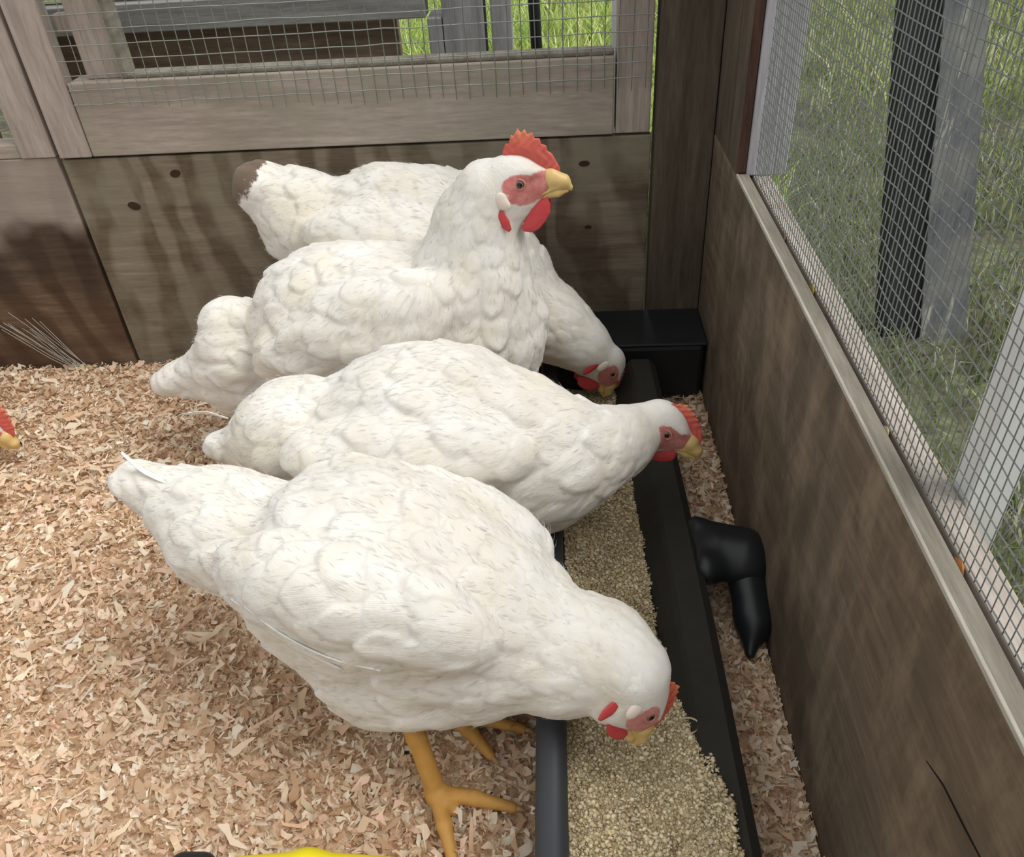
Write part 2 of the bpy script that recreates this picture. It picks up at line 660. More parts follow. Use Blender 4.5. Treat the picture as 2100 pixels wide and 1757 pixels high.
wh.build('cross_wires', M_wire2, mesh_r)
# crumbs of litter and leaf bits caught between lip and mesh
for (yy, cc, s, lb) in [(0.60, (132, 116, 40), .0065, 'olive yellow leaf bit on the sill, second from the window corner'), (0.70, (96, 84, 68), .007, 'dark crumbly bit at the far end of the window sill'),
                    (0.415, (200, 186, 150), .0045, 'cream shaving caught at mid sill against the mesh'),
                    (0.30, (190, 130, 70), .006, 'orange brown bit stuck in the near sill gap')]:
    V = np.array([(0, -1, 0), (0.5, 0, 0.1), (0.1, 1.2, 0.2), (-0.4, 0.1, 0.05), (0.05, 0, 0.9)])*s+np.array([XR+0.0150, yy, 0.3150])
    o = mk('debris_bit', V, [(0, 1, 4), (1, 2, 4), (2, 3, 4), (3, 0, 4), (0, 3, 2, 1)], plain_mat('debris', cc, 0.9))
    tag(o, lb, 'debris', 'debris along the window sill')

# ---- cobweb strands at the left
M_web = plain_mat('grey_cobweb', (170, 165, 155), 0.9, 0.2)
wbm = MB()
for k in range(16):
    a = np.array([-0.80+0.004*k+rg.normal(0, .004), 0.993, 0.085+rg.normal(0, .008)])
    b = np.array([-0.690+rg.normal(0, .006), 0.985+rg.normal(0, .004), 0.004])
    m_ = (a+b)/2+np.array([0.003, 0, -0.006+rg.normal(0, .004)])
    wbm.tube([a, m_, b], 0.00045, 4, cap=False)
tag(wbm.build('cobweb', M_web), 'pale dusty cobweb strands slanting down the left plywood to the litter', 'cobweb')

# ================================================================== feeder
tr = tag(empty('trough_feeder', (0.05, 0.5, 0.0)), 'long black plastic trough feeder full of crumbs along the right wall', 'trough')
Y0, Y1 = 0.12, 0.975
t = MB()
t.tube([(-0.013, Y0, 0.070), (-0.013, 0.5, 0.070), (-0.012, Y1-0.09, 0.070)], 0.0118, 24)
M_tube = plain_mat('grey_black_tube', (58, 61, 66), 0.5, 0.4, 0.12, 50)
t.build('round_rail', M_tube, tr, smooth=True)


def extrude_y(mb, prof, ys, dx=lambda y: 0.0):
    n = len(prof)
    n0 = len(mb.V)
    for y in ys:
        for (px, pz) in prof:
            mb.V.append((px+dx(y), y, pz))
    for i in range(len(ys)-1):
        for k in range(n):
            a = n0+i*n+k
            b = n0+i*n+(k+1) % n
            mb.F.append((a, b, b+n, a+n))
    mb.F.append(tuple(n0+k for k in reversed(range(n))))
    mb.F.append(tuple(n0+(len(ys)-1)*n+k for k in range(n)))
    return mb


bow = lambda y: -0.012*max(0, (y-0.45)/0.5)**1.5
ys = list(np.linspace(Y0, Y1-0.09, 24))
t = MB()
extrude_y(t, [(-0.016, 0.064), (-0.003, 0.060), (0.012, 0.010), (0.060, 0.010), (0.096, 0.066), (0.100, 0.070), (0.122, 0.070), (0.130, 0.062),
              (0.127, 0.058), (0.102, 0.064), (0.064, 0.004), (0.008, 0.004), (-0.007, 0.054), (-0.018, 0.058)][::-1], ys, lambda y: bow(y))
t.build('trough_body', M_grime, tr)
t = MB()
extrude_y(t, [(-0.004, 0.060), (0.012, 0.012), (0.060, 0.012), (0.094, 0.064)], [Y1-0.096, Y1-0.0905], bow)
t.build('end_plate', M_grime, tr)

# hanger bracket between the trough lip and the wall
br = tag(empty('trough_bracket', (0.16, 0.57, 0.05)), 'glossy black plastic hook bracket between trough lip and right wall', 'bracket')
M_gloss = plain_mat('glossy_black_plastic', (30, 33, 36), 0.40, 0.5, 0.1, 30)
V, F = sdf_mesh([('C', (0.130, 0.588, 0.058), (0.133, 0.535, 0.058), .011, .011, .01),
                 ('C', (0.133, 0.590, 0.060), (0.176, 0.575, 0.056), .010, .013, .012),
                 ('C', (0.134, 0.540, 0.058), (0.174, 0.545, 0.052), .012, .014, .012),
                 ('C', (0.150, 0.565, 0.052), (0.172, 0.558, 0.050), .022, .026, .012)], 0.0015)
V[:, 0] = np.minimum(V[:, 0], XR-0.0005)
mk('bracket_body', V, F, M_gloss, br, True)
V, F = sdf_mesh([('C', (0.172, 0.545, 0.045), (0.176, 0.505, 0.022), .018, .017, .01),
                 ('C', (0.174, 0.505, 0.022), (0.168, 0.478, 0.010), .016, .005, .01)], 0.0015)
V[:, 0] = np.minimum(V[:, 0], XR-0.0005)
mk('hook', V, F, M_gloss, br, True)

# dark box added at the trough's far end to fill the shaded corner
bx = tag(empty('added_corner_bin', (0.12, 0.92, 0.0)), 'dark bin added to fill the black far corner behind the trough', 'bin')
t = MB()
t.box((0.040, 0.895, 0.0), (0.184, 0.982, 0.082))
t.build('bin_body', M_black, bx, bevel=0.006)
t = MB()
t.box((0.038, 0.893, 0.0825), (0.186, 0.9835, 0.086))
t.build('bin_rim', M_black, bx, bevel=0.002)


# ================================================================== litter
def terrain(x, y):
    P = np.stack([x, y, x*0+0.3], 1)
    h = 0.004*noise3(P, 9, 1)+0.0025*noise3(P, 25, 2)
    h += 0.012*np.clip((y-0.85)/0.15, 0, 1)*np.clip((-0.25-x)/0.2, 0, 1)
    return h


tones = np.array([lin(c) for c in [(242, 222, 194), (248, 230, 206), (236, 210, 180), (252, 242, 224), (230, 198, 168), (244, 214, 190), (218, 188, 156),
                                   (236, 216, 186), (250, 236, 212), (206, 172, 138)]])


def flakes(N, xr, yr, rngf, zoff=0.0, size=(0.004, 0.016), skip=None, lift=0.009, tones=tones):
    x = rngf.uniform(xr[0], xr[1], N)
    y = rngf.uniform(yr[0], yr[1], N)
    if skip is not None:
        m = ~skip(x, y)
        x, y = x[m], y[m]
        N = len(x)
    L = rngf.uniform(0, 1, N)**1.8*(size[1]-size[0])+size[0]
    W = L*rngf.uniform(0.12, 1.0, N)**1.5
    W = np.clip(W, 0.0008, 0.007)
    curl = rngf.normal(0, 1.5, N)
    th = rngf.uniform(0, 2*math.pi, N)
    tilt = rngf.normal(0, 0.45, N)
    roll = rngf.normal(0, 0.6, N)
    z = terrain(x, y)+zoff+rngf.uniform(0, 1, N)**1.3*lift
    K = 4
    s = np.linspace(-0.5, 0.5, K)
    a = curl[:, None]*s[None, :]
    px = L[:, None]*np.where(np.abs(curl[:, None]) < 0.05, s[None, :], np.sin(a)/np.where(np.abs(curl[:, None]) < 0.05, 1, curl[:, None]))
    pz = L[:, None]*np.where(np.abs(curl[:, None]) < 0.05, 0, (1-np.cos(a))/np.where(np.abs(curl[:, None]) < 0.05, 1, curl[:, None]))
    prof = np.array([0.6, 1.0, 0.95, 0.55])[None, :]*rngf.uniform(0.35, 1.35, (N, K))
    skew = rngf.normal(0, 0.35, (N, K))*W[:, None]
    V = np.zeros((N, K, 2, 3))
    for j, sg in enumerate((-0.5, 0.5)):
        V[:, :, j, 0] = px+rngf.normal(0, 0.10, (N, K))*L[:, None]
        V[:, :, j, 1] = sg*W[:, None]*prof+skew
        V[:, :, j, 2] = pz
    ct, s_t = np.cos(tilt), np.sin(tilt)
    X = V[..., 0]*ct[:, None, None]-V[..., 2]*s_t[:, None, None]
    Z = V[..., 0]*s_t[:, None, None]+V[..., 2]*ct[:, None, None]
    cr, sr = np.cos(roll), np.sin(roll)
    Y = V[..., 1]*cr[:, None, None]-Z*sr[:, None, None]
    Z = V[..., 1]*sr[:, None, None]+Z*cr[:, None, None]
    ch, sh = np.cos(th), np.sin(th)
    V[..., 0] = X*ch[:, None, None]-Y*sh[:, None, None]+x[:, None, None]
    V[..., 1] = X*sh[:, None, None]+Y*ch[:, None, None]+y[:, None, None]
    V[..., 2] = Z+z[:, None, None]
    V[..., 0] = np.minimum(V[..., 0], XR-0.001)
    V[..., 1] = np.minimum(V[..., 1], 0.996)
    base = (np.arange(N)*K*2)[:, None]
    F = np.concatenate([base+np.array([2*i, 2*i+2, 2*i+3, 2*i+1])[None, :] for i in range(K-1)], 0)
    col = tones[rngf.integers(0, len(tones), N)]*rngf.uniform(0.86, 1.08, (N, 1))
    T = np.repeat(col, K*2, 0)
    return V.reshape(-1, 3), F, np.clip(T, 0, 1)


gx, gy = np.meshgrid(np.arange(-1.3, XR+0.001, 0.006), np.arange(-0.05, 1.0, 0.006), indexing='ij')
nx, ny = gx.shape
gz = terrain(gx.ravel(), gy.ravel())
V = np.stack([np.minimum(gx.ravel(), XR-0.0005), gy.ravel(), gz], 1)
I = np.arange(nx*ny).reshape(nx, ny)
F = np.stack([I[:-1, :-1], I[1:, :-1], I[1:, 1:], I[:-1, 1:]], -1).reshape(-1, 4)
mlit, nt, b = new_mat('matted_shavings')
tc = nt.nodes.new('ShaderNodeTexCoord').outputs['Object']
c = mix_col(nt, ramp(nt, noise(nt, tc, 140, 5, 0.7), 0.35, 0.65), lin((196, 162, 128)), lin((236, 208, 174)))
nt.links.new(c, b.inputs['Base Color'])
b.inputs['Roughness'].default_value = 1.0
bump(nt, b, noise(nt, tc, 220, 4, 0.7), 1.0, 0.003)
tag(mk('litter_bed', V, F, mlit, smooth=True), 'matted bed of wood shavings under the loose curls', 'litter', kind='stuff')
in_trough = lambda x, y: (x > -0.02) & (x < 0.116) & (y > Y0)
V1, F1, T1 = flakes(125000, (-1.15, XR-0.002), (0.1, 0.995), np.random.default_rng(11), skip=in_trough)
V2, F2, T2 = flakes(1500, (-1.0, -0.03), (0.15, 0.95), np.random.default_rng(12), 0.006, (0.018, 0.03))
V = np.concatenate([V1, V2])
F = np.concatenate([F1, F2+len(V1)])
T = np.concatenate([T1, T2])
M_flake = attr_mat('pine_shavings', trans=0.25)
tag(mk('wood_shavings', V, F, M_flake, smooth=True, tint=T), 'loose pale pine shavings spread all over the coop floor', 'wood shavings', kind='stuff')

# ---- feed
def feed_h(x, y):
    P = np.stack([x, y, x*0], 1)
    lvl = 0.044+0.020*np.clip((0.55-y)/0.28, 0, 1)
    return lvl-0.010*np.clip((y-0.6)/0.3, 0, 1)+0.003*noise3(P, 22, 5)+0.0015*noise3(P, 60, 6)-0.004*np.exp(-((x-0.045)/0.03)**2)


gx, gy = np.meshgrid(np.linspace(-0.006, 0.118, 50), np.arange(Y0+0.005, Y1-0.1, 0.004), indexing='ij')
nx, ny = gx.shape
V = np.stack([gx.ravel()+np.array([bow(y) for y in gy.ravel()]), gy.ravel(), feed_h(gx.ravel(), gy.ravel())], 1)
wall_z = lambda x: 0.010+(x-0.060)*(0.056/0.036)
lim = wall_z(V[:, 0]-np.array([bow(y) for y in V[:, 1]]))
near = np.clip((0.42-V[:, 1])/0.12, 0, 1)
kk = near*np.clip((V[:, 0]-0.078)/0.016, 0, 1)
V[:, 2] = V[:, 2]*(1-kk)+0.0725*kk
I = np.arange(nx*ny).reshape(nx, ny)
F = np.stack([I[:-1, :-1], I[1:, :-1], I[1:, 1:], I[:-1, 1:]], -1).reshape(-1, 4)
# drop cells that would stand outside the trough wall
edge = lambda y: np.clip(0.080+0.034*np.clip((0.47-y)/0.17, 0, 1), 0, 0.116)
cx_ = V[F][:, :, 0].mean(1)
cy_ = V[F][:, :, 1].mean(1)
keep = cx_ < edge(cy_)-0.001
F = F[keep]
mfeed, nt, b = new_mat('feed_bed')
tc = nt.nodes.new('ShaderNodeTexCoord').outputs['Object']
c = mix_col(nt, ramp(nt, noise(nt, tc, 300, 4, 0.7), 0.35, 0.65), lin((188, 170, 132)), lin((228, 212, 174)))
nt.links.new(c, b.inputs['Base Color'])
b.inputs['Roughness'].default_value = 1.0
tag(mk('feed_bed', V, F, mfeed, smooth=True), 'level bed of pale feed inside the black trough', 'feed', kind='stuff')
rf = np.random.default_rng(21)
N = 42000
x = rf.uniform(-0.004, 0.116, N)
y = rf.uniform(0.24, Y1-0.1, N)
m = x < edge(y)+0.0015*np.sin(y*130)+np.abs(rf.normal(0, 0.0016, N))
x, y = x[m], y[m]
N = len(x)
xx = x+np.array([bow(q) for q in y])
z = feed_h(x, y)+rf.uniform(-0.0003, 0.002, N)
nr = np.clip((0.42-y)/0.12, 0, 1)
kk = nr*np.clip((x-0.078)/0.016, 0, 1)
z = z*(1-kk)+(0.0730+rf.uniform(0, .0015, N))*kk
s = 0.0007+0.0022*rf.uniform(0, 1, N)**3
octa = np.array([(1, 0, 0), (0, 1, 0), (-1, 0, 0), (0, -1, 0), (0, 0, 1), (0, 0, -1)], float)
jit = rf.uniform(0.5, 1.4, (N, 6, 1))
th = rf.uniform(0, 6.28, N)
Q = octa[None]*jit*s[:, None, None]
X = Q[..., 0]*np.cos(th)[:, None]-Q[..., 1]*np.sin(th)[:, None]
Yq = Q[..., 0]*np.sin(th)[:, None]+Q[..., 1]*np.cos(th)[:, None]
V = np.stack([X+xx[:, None], Yq+y[:, None], Q[..., 2]*0.7+z[:, None]], -1).reshape(-1, 3)
of = np.array([(0, 1, 4), (1, 2, 4), (2, 3, 4), (3, 0, 4), (1, 0, 5), (2, 1, 5), (3, 2, 5), (0, 3, 5)])
F = ((np.arange(N)*6)[:, None, None]+of[None]).reshape(-1, 3)
ft = np.array([lin(c) for c in [(234, 220, 186), (222, 206, 168), (242, 230, 200), (208, 190, 152), (226, 210, 172), (190, 170, 134)]])
patch = 1+0.16*noise3(np.stack([x, y, x*0], 1), 45, 8)
T = np.repeat(ft[rf.integers(0, len(ft), N)]*rf.uniform(0.72, 1.12, (N, 1))*patch[:, None], 6, 0)
tag(mk('feed_crumbs', V, F, attr_mat('feed_crumbs'), tint=np.clip(T, 0, 1)), 'pale cream feed crumbs lying loose in the trough', 'feed', kind='stuff')

# ---- one long curled shaving on the trough lip
cu = MB()
cc = np.array([0.0914, 0.3616, 0.0765])
n0 = len(cu.V)
for k in range(25):
    a_ = k/24*math.tau*0.9+0.6
    r_k = 0.0085-0.0015*k/24
    for e_ in (-1, 1):
        cu.V.append((cc[0]+r_k*math.cos(a_), cc[1]+r_k*math.sin(a_)*0.75, cc[2]+0.0010*math.sin(a_)+0.0012*e_))
for k in range(24):
    cu.F.append((2*k, 2*k+2, 2*k+3, 2*k+1))
tag(cu.build('curled_shaving', plain_mat('cream_shaving', (232, 220, 192), 0.8), smooth=True), "thin cream ring of curled shaving on the trough edge by the nearest hen's comb", 'wood shaving')

# ---- yellow and black handle at the bottom edge
th_ = tag(empty('tool_handle', (-0.2, 0.26, 0.03)), 'yellow tool handle with black end lying on shavings at the bottom edge', 'handle')
V, F = sdf_mesh([('C', (-0.240, 0.2665, 0.036), (-0.19, 0.2690, 0.037), .0130, .0140, .01), ('C', (-0.19, 0.2690, 0.037), (-0.13, 0.2670, 0.036), .014, .013, .01)], 0.0015)
mk('grip', V, F, plain_mat('yellow_plastic', (240, 224, 40), 0.35, 0.5, 0.06), th_, True)
V, F = sdf_mesh([('C', (-0.284, 0.2725, 0.034), (-0.270, 0.2725, 0.034), .0110, .0110, .01)], 0.0012)
mk('end_cap', V, F, M_black, th_, True)


# ================================================================== hens
def unit(v):
    v = np.array(v, float)
    return v/np.linalg.norm(v)


M_feather, nt, b = new_mat('white_feathers')
fu = attr(nt, 'featheruv').outputs['Vector']
tc = nt.nodes.new('ShaderNodeTexCoord').outputs['Object']
barb = noise(nt, mapping(nt, fu, (2.5, 26, 7)), 1.0, 4, 0.6, 0.3)
blot = noise(nt, tc, 26, 4, 0.6)
fine = noise(nt, tc, 240, 3, 0.6)
col = mix_col(nt, ramp(nt, blot, 0.30, 0.66), lin((230, 225, 212)), lin((242, 239, 234)))
col = mix_col(nt, ramp(nt, noise(nt, tc, 11, 3, 0.5), 0.55, 0.75, (0,)*3, (0.55,)*3), col, lin((234, 225, 200)))
fa = attr(nt, 'face').outputs['Fac']
fedge = nt.nodes.new('ShaderNodeMath')
fedge.operation = 'MULTIPLY_ADD'
nt.links.new(fine, fedge.inputs[0])
fedge.inputs[1].default_value = 0.5
nt.links.new(fa, fedge.inputs[2])
fr = ramp(nt, fedge.outputs[0], 0.62, 0.86)
skin = mix_col(nt, ramp(nt, noise(nt, tc, 160, 3, 0.6), 0.35, 0.7), lin((214, 128, 122)), lin((226, 158, 150)))
col = mix_col(nt, fr, col, skin)
di = attr(nt, 'dirt').outputs['Fac']
dm = nt.nodes.new('ShaderNodeMath')
dm.operation = 'MULTIPLY_ADD'
nt.links.new(noise(nt, tc, 60, 4, 0.7), dm.inputs[0])
dm.inputs[1].default_value = 0.9
nt.links.new(di, dm.inputs[2])
col = mix_col(nt, ramp(nt, dm.outputs[0], 0.90, 1.35), col, lin((118, 102, 88)))
nt.links.new(col, b.inputs['Base Color'])
b.inputs['Roughness'].default_value = 0.9
b.inputs['Specular IOR Level'].default_value = 0.15
b.inputs['Subsurface Weight'].default_value = 0.35
b.inputs['Subsurface Radius'].default_value = (1.0, 0.9, 0.8)
b.inputs['Subsurface Scale'].default_value = 0.006
b.inputs['Sheen Weight'].default_value = 0.15
bh = nt.nodes.new('ShaderNodeMath')
bh.operation = 'ADD'
nt.links.new(barb, bh.inputs[0])
nt.links.new(fine, bh.inputs[1])
bump(nt, b, bh.outputs[0], 0.42, 0.0018)

M_down = plain_mat('white_down', (236, 234, 230), 1.0, 0.05, 0.05, 30)
nt = M_down.node_tree
tr_ = nt.nodes.new('ShaderNodeBsdfTranslucent')
tr_.inputs[0].default_value = (0.84, 0.82, 0.78, 1)
ms_ = nt.nodes.new('ShaderNodeMixShader')
ms_.inputs[0].default_value = 0.45
nt.links.new(nt.nodes['Principled BSDF'].outputs[0], ms_.inputs[1])
nt.links.new(tr_.outputs[0], ms_.inputs[2])
nt.links.new(ms_.outputs[0], nt.nodes['Material Output'].inputs[0])
nt.links.new(attr(nt, 'lie').outputs['Vector'], nt.nodes['Principled BSDF'].inputs['Normal'])
M_plume = plain_mat('white_plumes', (240, 237, 230), 0.9, 0.15, 0.04, 60)
M_comb = plain_mat('red_comb', (214, 100, 88), 0.55, 0.4, 0.16, 90, 0, 0.3)
nt = M_comb.node_tree
cb_ = nt.nodes['Principled BSDF']
nt.links.new(mix_col(nt, attr(nt, 'tip').outputs['Fac'], cb_.inputs['Base Color'].links[0].from_socket, lin((236, 150, 104))), cb_.inputs['Base Color'])
M_wattle = plain_mat('red_wattle', (200, 70, 74), 0.5, 0.4, 0.12, 90, 0, 0.3)
M_lobe = plain_mat('pale_earlobe', (236, 222, 210), 0.7, 0.3, 0.05, 120, 0, 0.2)
M_beak = plain_mat('yellow_beak', (222, 190, 124), 0.4, 0.5, 0.1, 60)
M_iris = plain_mat('brown_iris', (124, 98, 84), 0.3, 0.5, 0.15, 90)
M_pupil = plain_mat('black_pupil', (14, 14, 16), 0.06, 0.6, 0.05, 20)
M_lid = plain_mat('pink_eyelid', (196, 134, 122), 0.6, 0.3, 0.1, 90)
M_shank = plain_mat('yellow_shank', (198, 148, 76), 0.6, 0.4, 0.18, 120, 0, 0.6)
M_claw = plain_mat('horn_claw', (170, 140, 96), 0.4, 0.4, 0.1, 60)


def hen(label, c, yaw, pitch, roll=0.0, neck=(), head=None, feet=(), body=None, vox=0.0024, seed=0, cut=None, size=1.0, dirt_tail=False,
        comb_h=1.0, wattle_h=1.0, hs=1.0):
    """One hen. c is the body centre, neck a list of (point, radius), head = (eye point, forward, up)."""
    rs = np.random.default_rng(100+seed)
    root = empty('hen', (c[0], c[1], 0.0))
    tag(root, label, 'chicken', 'white hens feeding at the trough')
    cy_, sy = math.cos(yaw), math.sin(yaw)
    cp, sp = math.cos(pitch), math.sin(pitch)
    X = np.array([cy_*cp, sy*cp, sp])
    Y = np.array([-sy, cy_, 0.0])
    Z = np.cross(X, Y)
    if roll:
        Y, Z = math.cos(roll)*Y+math.sin(roll)*Z, -math.sin(roll)*Y+math.cos(roll)*Z
    B = np.stack([X, Y, Z], 1)
    c = np.array(c, float)
    L = lambda p: c+size*(B @ np.array(p, float))
    prims = []
    for p in body:
        if p[0] == 'G':
            prims.append(p)
        elif p[0] in ('E', 'EW'):
            R = B
            if len(p) > 4:                      # local pitch of the ellipsoid
                a = p[4]
                R = B @ np.array([[math.cos(a), 0, -math.sin(a)], [0, 1, 0], [math.sin(a), 0, math.cos(a)]])
            prims.append(('E', L(p[1]) if p[0] == 'E' else np.array(p[1]), p[2], R, p[3]))
        elif p[0] == 'C':
            prims.append(('C', L(p[1]), L(p[2]), p[3], p[4], p[5]))
        else:
            prims.append(('C', p[1], p[2], p[3], p[4], p[5]))
    Fh = unit(head[1])
    Uh = np.array(head[2], float)
    Uh = unit(Uh-Fh*(Uh @ Fh))
    Sh = np.cross(Uh, Fh)                       # the hen's left
    E0 = np.array(head[0], float)+0.0150*hs*Sh  # head[0] is the eye on the hen's right side
    HB = np.stack([Fh, Sh, Uh], 1)
    H = lambda x, y, z: E0+0.01*hs*(HB @ np.array([x, y, z], float))
    hr = lambda *r: tuple(0.01*hs*q for q in r)
    nk = [(np.array(p, float), r) for p, r in neck]
    prims.append(('G', 0.018))
    for i in range(len(nk)-1):
        prims.append(('C', nk[i][0], nk[i+1][0], nk[i][1], nk[i+1][1], 0.020))
    prims += [('C', nk[-1][0], H(-1.3, 0, -0.2), nk[-1][1], 0.0175*hs, 0.014)]
    prims += [('E', H(-0.7, 0, 0.50), hr(2.5, 1.55, 1.85), HB, 0.008),
              ('E', H(-0.1, 0, -1.2), hr(2.2, 1.25, 1.75), HB, 0.008),
              ('E', H(1.6, 0, -0.20), hr(1.8, 0.92, 1.35), HB, 0.008),
              ('E', H(-0.5, 0, -2.6), hr(1.3, 0.95, 1.6), HB, 0.010),
              ('E', H(0.3, 0.95, 0.95), hr(1.6, 0.5, 0.42), HB, 0.005),
              ('E', H(0.3, -0.95, 0.95), hr(1.6, 0.5, 0.42), HB, 0.005)]
    V, F = sdf_mesh(prims, vox, 2)
    N = normals(V, F)
    # flow of the plumage: from the head down the neck to the tail
    line = [H(1.5, 0, 0.2), H(-2.2, 0, 0.0)]+[p for p, r in nk[::-1]]+[L((0.05, 0, 0)), L((-0.05, 0, 0.0)), L((-0.13, 0, 0.01)), L((-0.25, 0, 0.05))]
    line = np.array(line)
    mid = (line[1:]+line[:-1])/2
    dirs = line[1:]-line[:-1]
    dirs /= np.linalg.norm(dirs, axis=1)[:, None]

    def flow(P, Nn):
        d = np.linalg.norm(P[:, None]-mid[None], axis=2)
        w = 1/(d**4+1e-8)
        f = (w[..., None]*dirs[None]).sum(1)/w.sum(1)[:, None]
        down = np.array([0, 0, -0.25])
        f = f+down*np.clip((d.min(1)/0.06), 0, 1)[:, None]
        f -= Nn*(f*Nn).sum(1)[:, None]
        return f/np.maximum(np.linalg.norm(f, axis=1), 1e-6)[:, None]
    dh = np.linalg.norm(V-H(-1, 0, 0), axis=1)
    body_d = np.linalg.norm((V-c), axis=1)
    # feather roots, thinned so that they sit one feather apart
    order = rs.permutation(len(V))[:9000]
    P = V[order]
    Dh = dh[order]
    spacing = np.clip(0.006+(Dh-0.03)*0.13, 0.0065, 0.0165)
    cell = {}
    keep = []
    for i in range(len(P)):
        s = spacing[i]
        k = tuple((P[i]/0.017).astype(int))
        ok = True
        for a in (-1, 0, 1):
            for b_ in (-1, 0, 1):
                for e in (-1, 0, 1):
                    for j in cell.get((k[0]+a, k[1]+b_, k[2]+e), ()):
                        if np.sum((P[i]-P[j])**2) < s*s:
                            ok = False
                            break
                    if not ok:
                        break
                if not ok:
                    break
            if not ok:
                break
        if ok:
            keep.append(i)
            cell.setdefault(k, []).append(i)
    S = P[keep]
    SN = N[order][keep]
    SD = Dh[keep]
    T_ = flow(S, SN)
    a_ = rs.normal(0, 0.28, len(S))
    Bt = np.cross(SN, T_)
    T_ = np.cos(a_)[:, None]*T_+np.sin(a_)[:, None]*Bt
    Bt = np.cross(SN, T_)
    g = np.clip((SD-0.03)/0.12, 0, 1)
    FL = 0.014+0.034*g*rs.uniform(0.8, 1.25, len(S))
    FW = 0.005+0.013*g*rs.uniform(0.8, 1.2, len(S))
    FA = (0.0007+0.0042*g)*rs.uniform(0.5, 1.5, len(S))
    FA[SD < 0.03] = 0
    best = np.zeros(len(V))
    uv = np.zeros((len(V), 3))
    for i0 in range(0, len(V), 4000):
        D = V[i0:i0+4000, None]-S[None]
        a = (D*T_[None]).sum(2)/FL[None]
        bb = (D*Bt[None]).sum(2)/FW[None]
        cc = (D*SN[None]).sum(2)
        tip = 1-np.clip((a-0.55)/0.45, 0, 1)**2
        marg = np.clip((tip-np.abs(bb))*2.2, 0, 1)*np.clip(a*3, 0, 1)*(np.abs(cc) < 0.02)*(a < 1)
        marg = marg*marg*(3-2*marg)
        hgt = FA[None]*(0.25+0.75*np.clip(a, 0, 1))*marg
        j = hgt.argmax(1)
        r_ = np.arange(len(j))
        best[i0:i0+4000] = hgt[r_, j]
        uv[i0:i0+4000] = np.stack([a[r_, j], bb[r_, j], (j*0.37) % 5.0], 1)
    Vq = ((V-c) @ B)*np.array([0.6, 1.0, 1.15])
    clump = noise3(Vq, 17, seed+4)*0.0042+noise3(Vq, 36, seed+3)*0.0030+noise3(Vq, 90, seed+5)*0.0011
    gg = np.clip((dh-0.045)/0.12, 0, 1)
    V = V+N*(best+clump*gg)[:, None]
    V = relax(V, F, 1, 0.35)
    # bare face
    q = (V-E0) @ HB*100/hs
    f1 = 1.35-((q[:, 0]-0.25)/2.0)**2-((q[:, 2]+0.15)/1.15)**2
    f2 = 1.35-((q[:, 0]-1.9)/1.5)**2-((q[:, 2]+0.35)/1.5)**2
    f3 = 1.2-((q[:, 0]-0.3)/1.8)**2-((q[:, 2]+1.3)/1.0)**2
    face = np.clip(np.maximum(np.maximum(f1, f2), f3*0.85), 0, 1)*(np.abs(q[:, 1]) > 0.35)*(np.abs(q[:, 1]) < 2.6)
    face = np.maximum(face, np.clip((q[:, 0]-2.2)*2, 0, 1)*(np.abs(q[:, 2]) < 3)*(np.abs(q[:, 1]) < 3))
    face *= (q[:, 0] < 4.5) & (q[:, 0] > -3)
    dirt = np.zeros(len(V))
    if dirt_tail:
        dirt = np.clip((0.060-np.linalg.norm(V-L((-0.208, 0, 0.055)), axis=1))/0.045, 0, 1)*1.0
    zmin = 0.004
    V[:, 2] = np.maximum(V[:, 2], zmin)
    bo = mk('body', V, F, M_feather, root, True, attrs={'featheruv': uv, 'face': face, 'dirt': dirt})
    # short loose barbs that soften the outline
    NB = 5200 if vox < 0.003 else 1500
    ii = rs.integers(0, len(V), NB)
    Nn = normals(V, F)[ii]
    ok = (face[ii] < 0.25) & (dirt[ii] < 0.3) & (V[ii][:, 2] > 0.02) & (np.linalg.norm(V[ii]-H(1.5, 0, 0), axis=1) > 0.024*hs)
    ii = ii[ok]
    Nn = Nn[ok]
    fl_ = flow(V[ii], Nn)
    bt_ = np.cross(Nn, fl_)
    cl = noise3(V[ii], 120, seed+9)*0.6+rs.normal(0, 0.22, len(ii))
    fl_ = np.cos(cl)[:, None]*fl_+np.sin(cl)[:, None]*bt_
    bt_ = np.cross(Nn, fl_)
    g2 = np.clip((np.linalg.norm(V[ii]-H(-1, 0, 0), axis=1)-0.03)/0.08, 0, 1)
    bl_ = (0.0035+0.0055*g2)*rs.uniform(0.6, 1.3, len(ii))
    bw_ = (0.00016+0.00010*g2)*rs.uniform(0.6, 1.3, len(ii))
    li_ = rs.uniform(0.06, 0.32, len(ii))
    p0 = V[ii]-Nn*0.0004
    p1 = p0+fl_*(bl_*0.5)[:, None]+Nn*(bl_*(li_*0.6+0.04))[:, None]
    p2 = p0+fl_*bl_[:, None]+Nn*(bl_*li_)[:, None]
    BV = np.stack([p0-bt_*bw_[:, None]*0.6, p0+bt_*bw_[:, None]*0.6, p1-bt_*bw_[:, None], p1+bt_*bw_[:, None], p2], 1).reshape(-1, 3)
    b0 = (np.arange(len(ii))*5)[:, None, None]
    BF = (b0+np.array([(0, 3, 1), (0, 2, 3), (2, 4, 3)])[None]).reshape(-1, 3)
    sn = Nn+fl_*0.15
    dn = mk('down', BV, BF, M_down, root, True, attrs={'lie': np.repeat(sn/np.linalg.norm(sn, axis=1)[:, None], 5, 0)})
    dn['kind'] = 'stuff'
    q = (V-E0) @ HB*100/hs

    def side(x, z, sg, r=0.3):
        m_ = (np.abs(q[:, 0]-x) < r) & (np.abs(q[:, 2]-z) < r) & (q[:, 1]*sg > 0) & (np.abs(q[:, 1]) < 4)
        return float(np.median(np.abs(q[m_, 1]))) if m_.any() else 1.4

